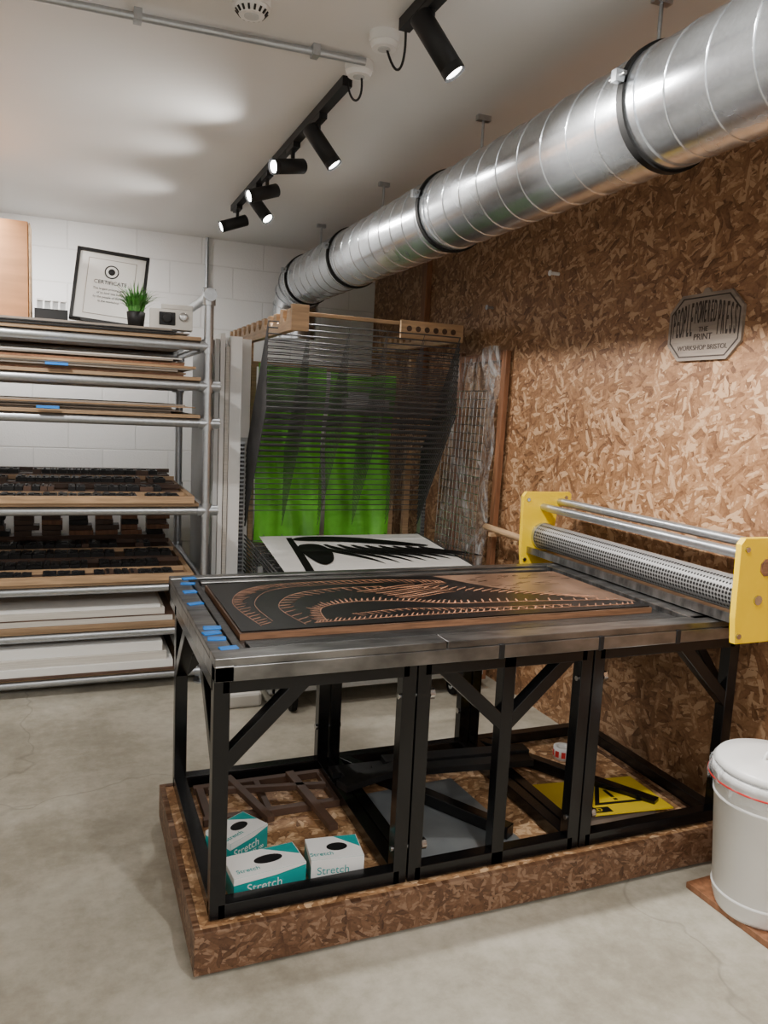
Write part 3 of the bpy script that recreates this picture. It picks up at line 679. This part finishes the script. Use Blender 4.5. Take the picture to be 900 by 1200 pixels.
m.box(.83,.975,4.50,4.53,1.30,1.86,WHITE); m.box(.91,.975,4.51,4.53,0,1.30,LGREY)
m.build(.002)
def cheek(name,x,ya,yb,z0,z1,near=True):
    m=MB(name); n=12; st=(yb-ya)/n
    poly=[(ya,z0)]
    poly+=[(yb,z0),(yb,z1)]
    for i in range(n-1,-1,-1):
        c=ya+(i+.5)*st
        poly+=[(c+st*.28,z1),(c+st*.26,z1-.035),(c+st*.12,z1-.055),(c-st*.12,z1-.055),(c-st*.26,z1-.035),(c-st*.28,z1)]
    poly+=[(ya,z1)]
    m.prism(poly,(x,0,0),(0,1,0),(0,0,1),(1,0,0),.04,WOODL)
    return m
m=cheek('timber_frame',1.0,3.66,5.3,1.86,1.965); m2=cheek('x',2.07,4.1,5.3,1.90,2.0)
m.add(m2.v,m2.f,WOODL)
m.box(.975,1.06,3.64,3.665,1.85,1.972,WOODL); m.beam((1.05,4.15,1.99),(2.12,4.15,1.985),.03,.02,WOODL)
m.box(1.72,2.11,4.08,4.10,1.90,2.0,WOODL)
for k in range(6): m.cyl((1.77+.055*k,4.078,1.955),(1.77+.055*k,4.08,1.955),.016,WOODD,16)
for x in (1.0,2.08):
    m.box(x,x+.04,4.74,4.78,0,1.86,WOODL); m.box(x,x+.04,5.2,5.24,0,1.9,WOODL)
m.build(.002,RACK)
# right-hand wall leaning items
m=MB('wire_mesh_panel')
for i in range(12): y=3.80+.045*i; m.cyl((2.10,y,.35),(2.13,y,1.62),.0028,CHROME,5)
for i in range(27): zz=.38+.048*i; x=2.10+.03*(zz-.35)/1.27; m.cyl((x,3.79,zz),(x,4.30,zz),.0028,CHROME,5)
for y in (3.81,4.29): m.cyl((2.10,y,0),(2.10,y,.36),.006,CHROME,6)
m.build()
m=MB('wrapped_clear_plastic'); nx,nz=36,60; vs=[]
for j in range(nz+1):
    for i in range(nx+1):
        u,v=i/nx,j/nz; vs.append((2.175+.018*v+.012*math.sin(u*17+v*7)+.010*math.sin(v*23+u*5)+.004*math.sin(u*41+v*31),3.79+.60*u+.025*math.sin(v*6),.40+1.47*v-.06*u*v+.02*math.sin(u*9)))
m.add(vs,[(j*(nx+1)+i,j*(nx+1)+i+1,(j+1)*(nx+1)+i+1,(j+1)*(nx+1)+i) for j in range(nz) for i in range(nx)],WRAP,True)
m.box(2.21,2.235,4.28,4.32,.0,1.86,WOODR); m.box(2.21,2.235,3.80,4.28,1.80,1.84,WOODR)
m.build()
m=MB('timber_batten'); m.beam((2.19,3.755,0),(2.215,3.755,1.85),.03,.045,WOODR,up=(0,1,0)); m.build(.002)
m=MB('wooden_pole'); m.cyl((2.12,3.30,.885),(2.14,3.73,.885),.018,WOODL,16); m.box(2.10,2.24,3.6,3.63,.85,.868,WOODL);m.box(2.10,2.24,3.34,3.37,.85,.868,WOODL); m.build()
# wall sign
m=MB('octagonal_wall_sign')
cy,cz,hw,hh=2.345,1.868,.185,.125; k=.062
oct_=lambda a,b,c:[(-a+c,-b),(a-c,-b),(a,-b+c),(a,b-c),(a-c,b),(-a+c,b),(-a,b-c),(-a,-b+c)]
m.prism(oct_(hw,hh,k),(WX,cy,cz),(0,-1,0),(0,0,1),(-1,0,0),.012,GREYW)
o1=oct_(hw-.012,hh-.012,k-.005); o2=oct_(hw-.017,hh-.017,k-.007)
for i in range(8):
    j=(i+1)%8; q=[o1[i],o1[j],o2[j],o2[i]]; m.prism(q,(WX-.012,cy,cz),(0,-1,0),(0,0,1),(-1,0,0),.001,SIGNL)
o=m.build()
S=lambda a,b:frame((WX-.0125,cy-a,cz+b),(0,-1,0),(0,0,1),(-1,0,0))
def letters(word,a0,a1,topf,botf):
    n=len(word)
    for i,ch in enumerate(word):
        a=a0+(a1-a0)*(i+.5)/n; t=topf(a); b=botf(a)
        text(ch,'sign_letter',1.0,S(a,(t+b)/2)@Matrix.Diagonal((abs(a1-a0)/n*1.3,(t-b)*1.36,1,1)),SIGNL,o,.001)
tf=lambda a:.095-1.2*a*a
letters('PEOPLE',-.163,-.055,tf,lambda a:-.045); letters('POWERED',-.052,.06,tf,lambda a:.008); letters('PRESS',.064,.163,tf,lambda a:-.045)
text('THE','sign_word',.026,S(0,-.010),SIGNL,o,.001); text('PRINT','sign_word_2',.034,S(0,-.038),SIGNL,o,.001); text('WORKSHOP BRISTOL','sign_word_3',.026,S(0,-.078),SIGNL,o,.001)
m=MB('sign_crest'); m.prism([(-.02,0),(.02,0),(.012,.015),(0,.02),(-.012,.015)],(WX,cy,cz+hh),(0,-1,0),(0,0,1),(-1,0,0),.012,GREYW); m.build(0,o)
m=MB('wall_hook'); m.cyl((WX,3.35,2.2),(WX-.05,3.35,2.2),.008,WHITE,10); m.cyl((WX-.05,3.35,2.2),(WX-.055,3.35,2.2),.014,WHITE,12); m.build()
m=MB('wall_hook.001'); m.cyl((WX,3.98,2.1),(WX-.04,3.98,2.1),.008,PIPE,10); m.cyl((WX-.04,3.98,2.1),(WX-.045,3.98,2.1),.014,PIPE,12); m.build()
# ---------------------------------------------------------------- camera / world
f=911.0
dY=Vector((-370,-138,911)).normalized(); dX=Vector((2250,-12,911)); dX=(dX-dX.dot(dY)*dY).normalized(); dZ=dX.cross(dY)
r=Vector((dX[0],dY[0],dZ[0])); d=Vector((dX[1],dY[1],dZ[1])); fw=Vector((dX[2],dY[2],dZ[2]))
M=frame((0,0,1.5),r,-d,-fw)
cam=bpy.data.cameras.new('camera'); co=bpy.data.objects.new('camera',cam); COL.objects.link(co); co.matrix_world=M
cam.sensor_fit='VERTICAL'; cam.sensor_height=36; cam.sensor_width=27; cam.lens=f/1200*36; cam.clip_start=.02
bpy.context.scene.camera=co
w=bpy.data.worlds.new('world'); bpy.context.scene.world=w; w.use_nodes=True; w.node_tree.nodes['Background'].inputs[0].default_value=(.8,.85,.9,1); w.node_tree.nodes['Background'].inputs[1].default_value=.3
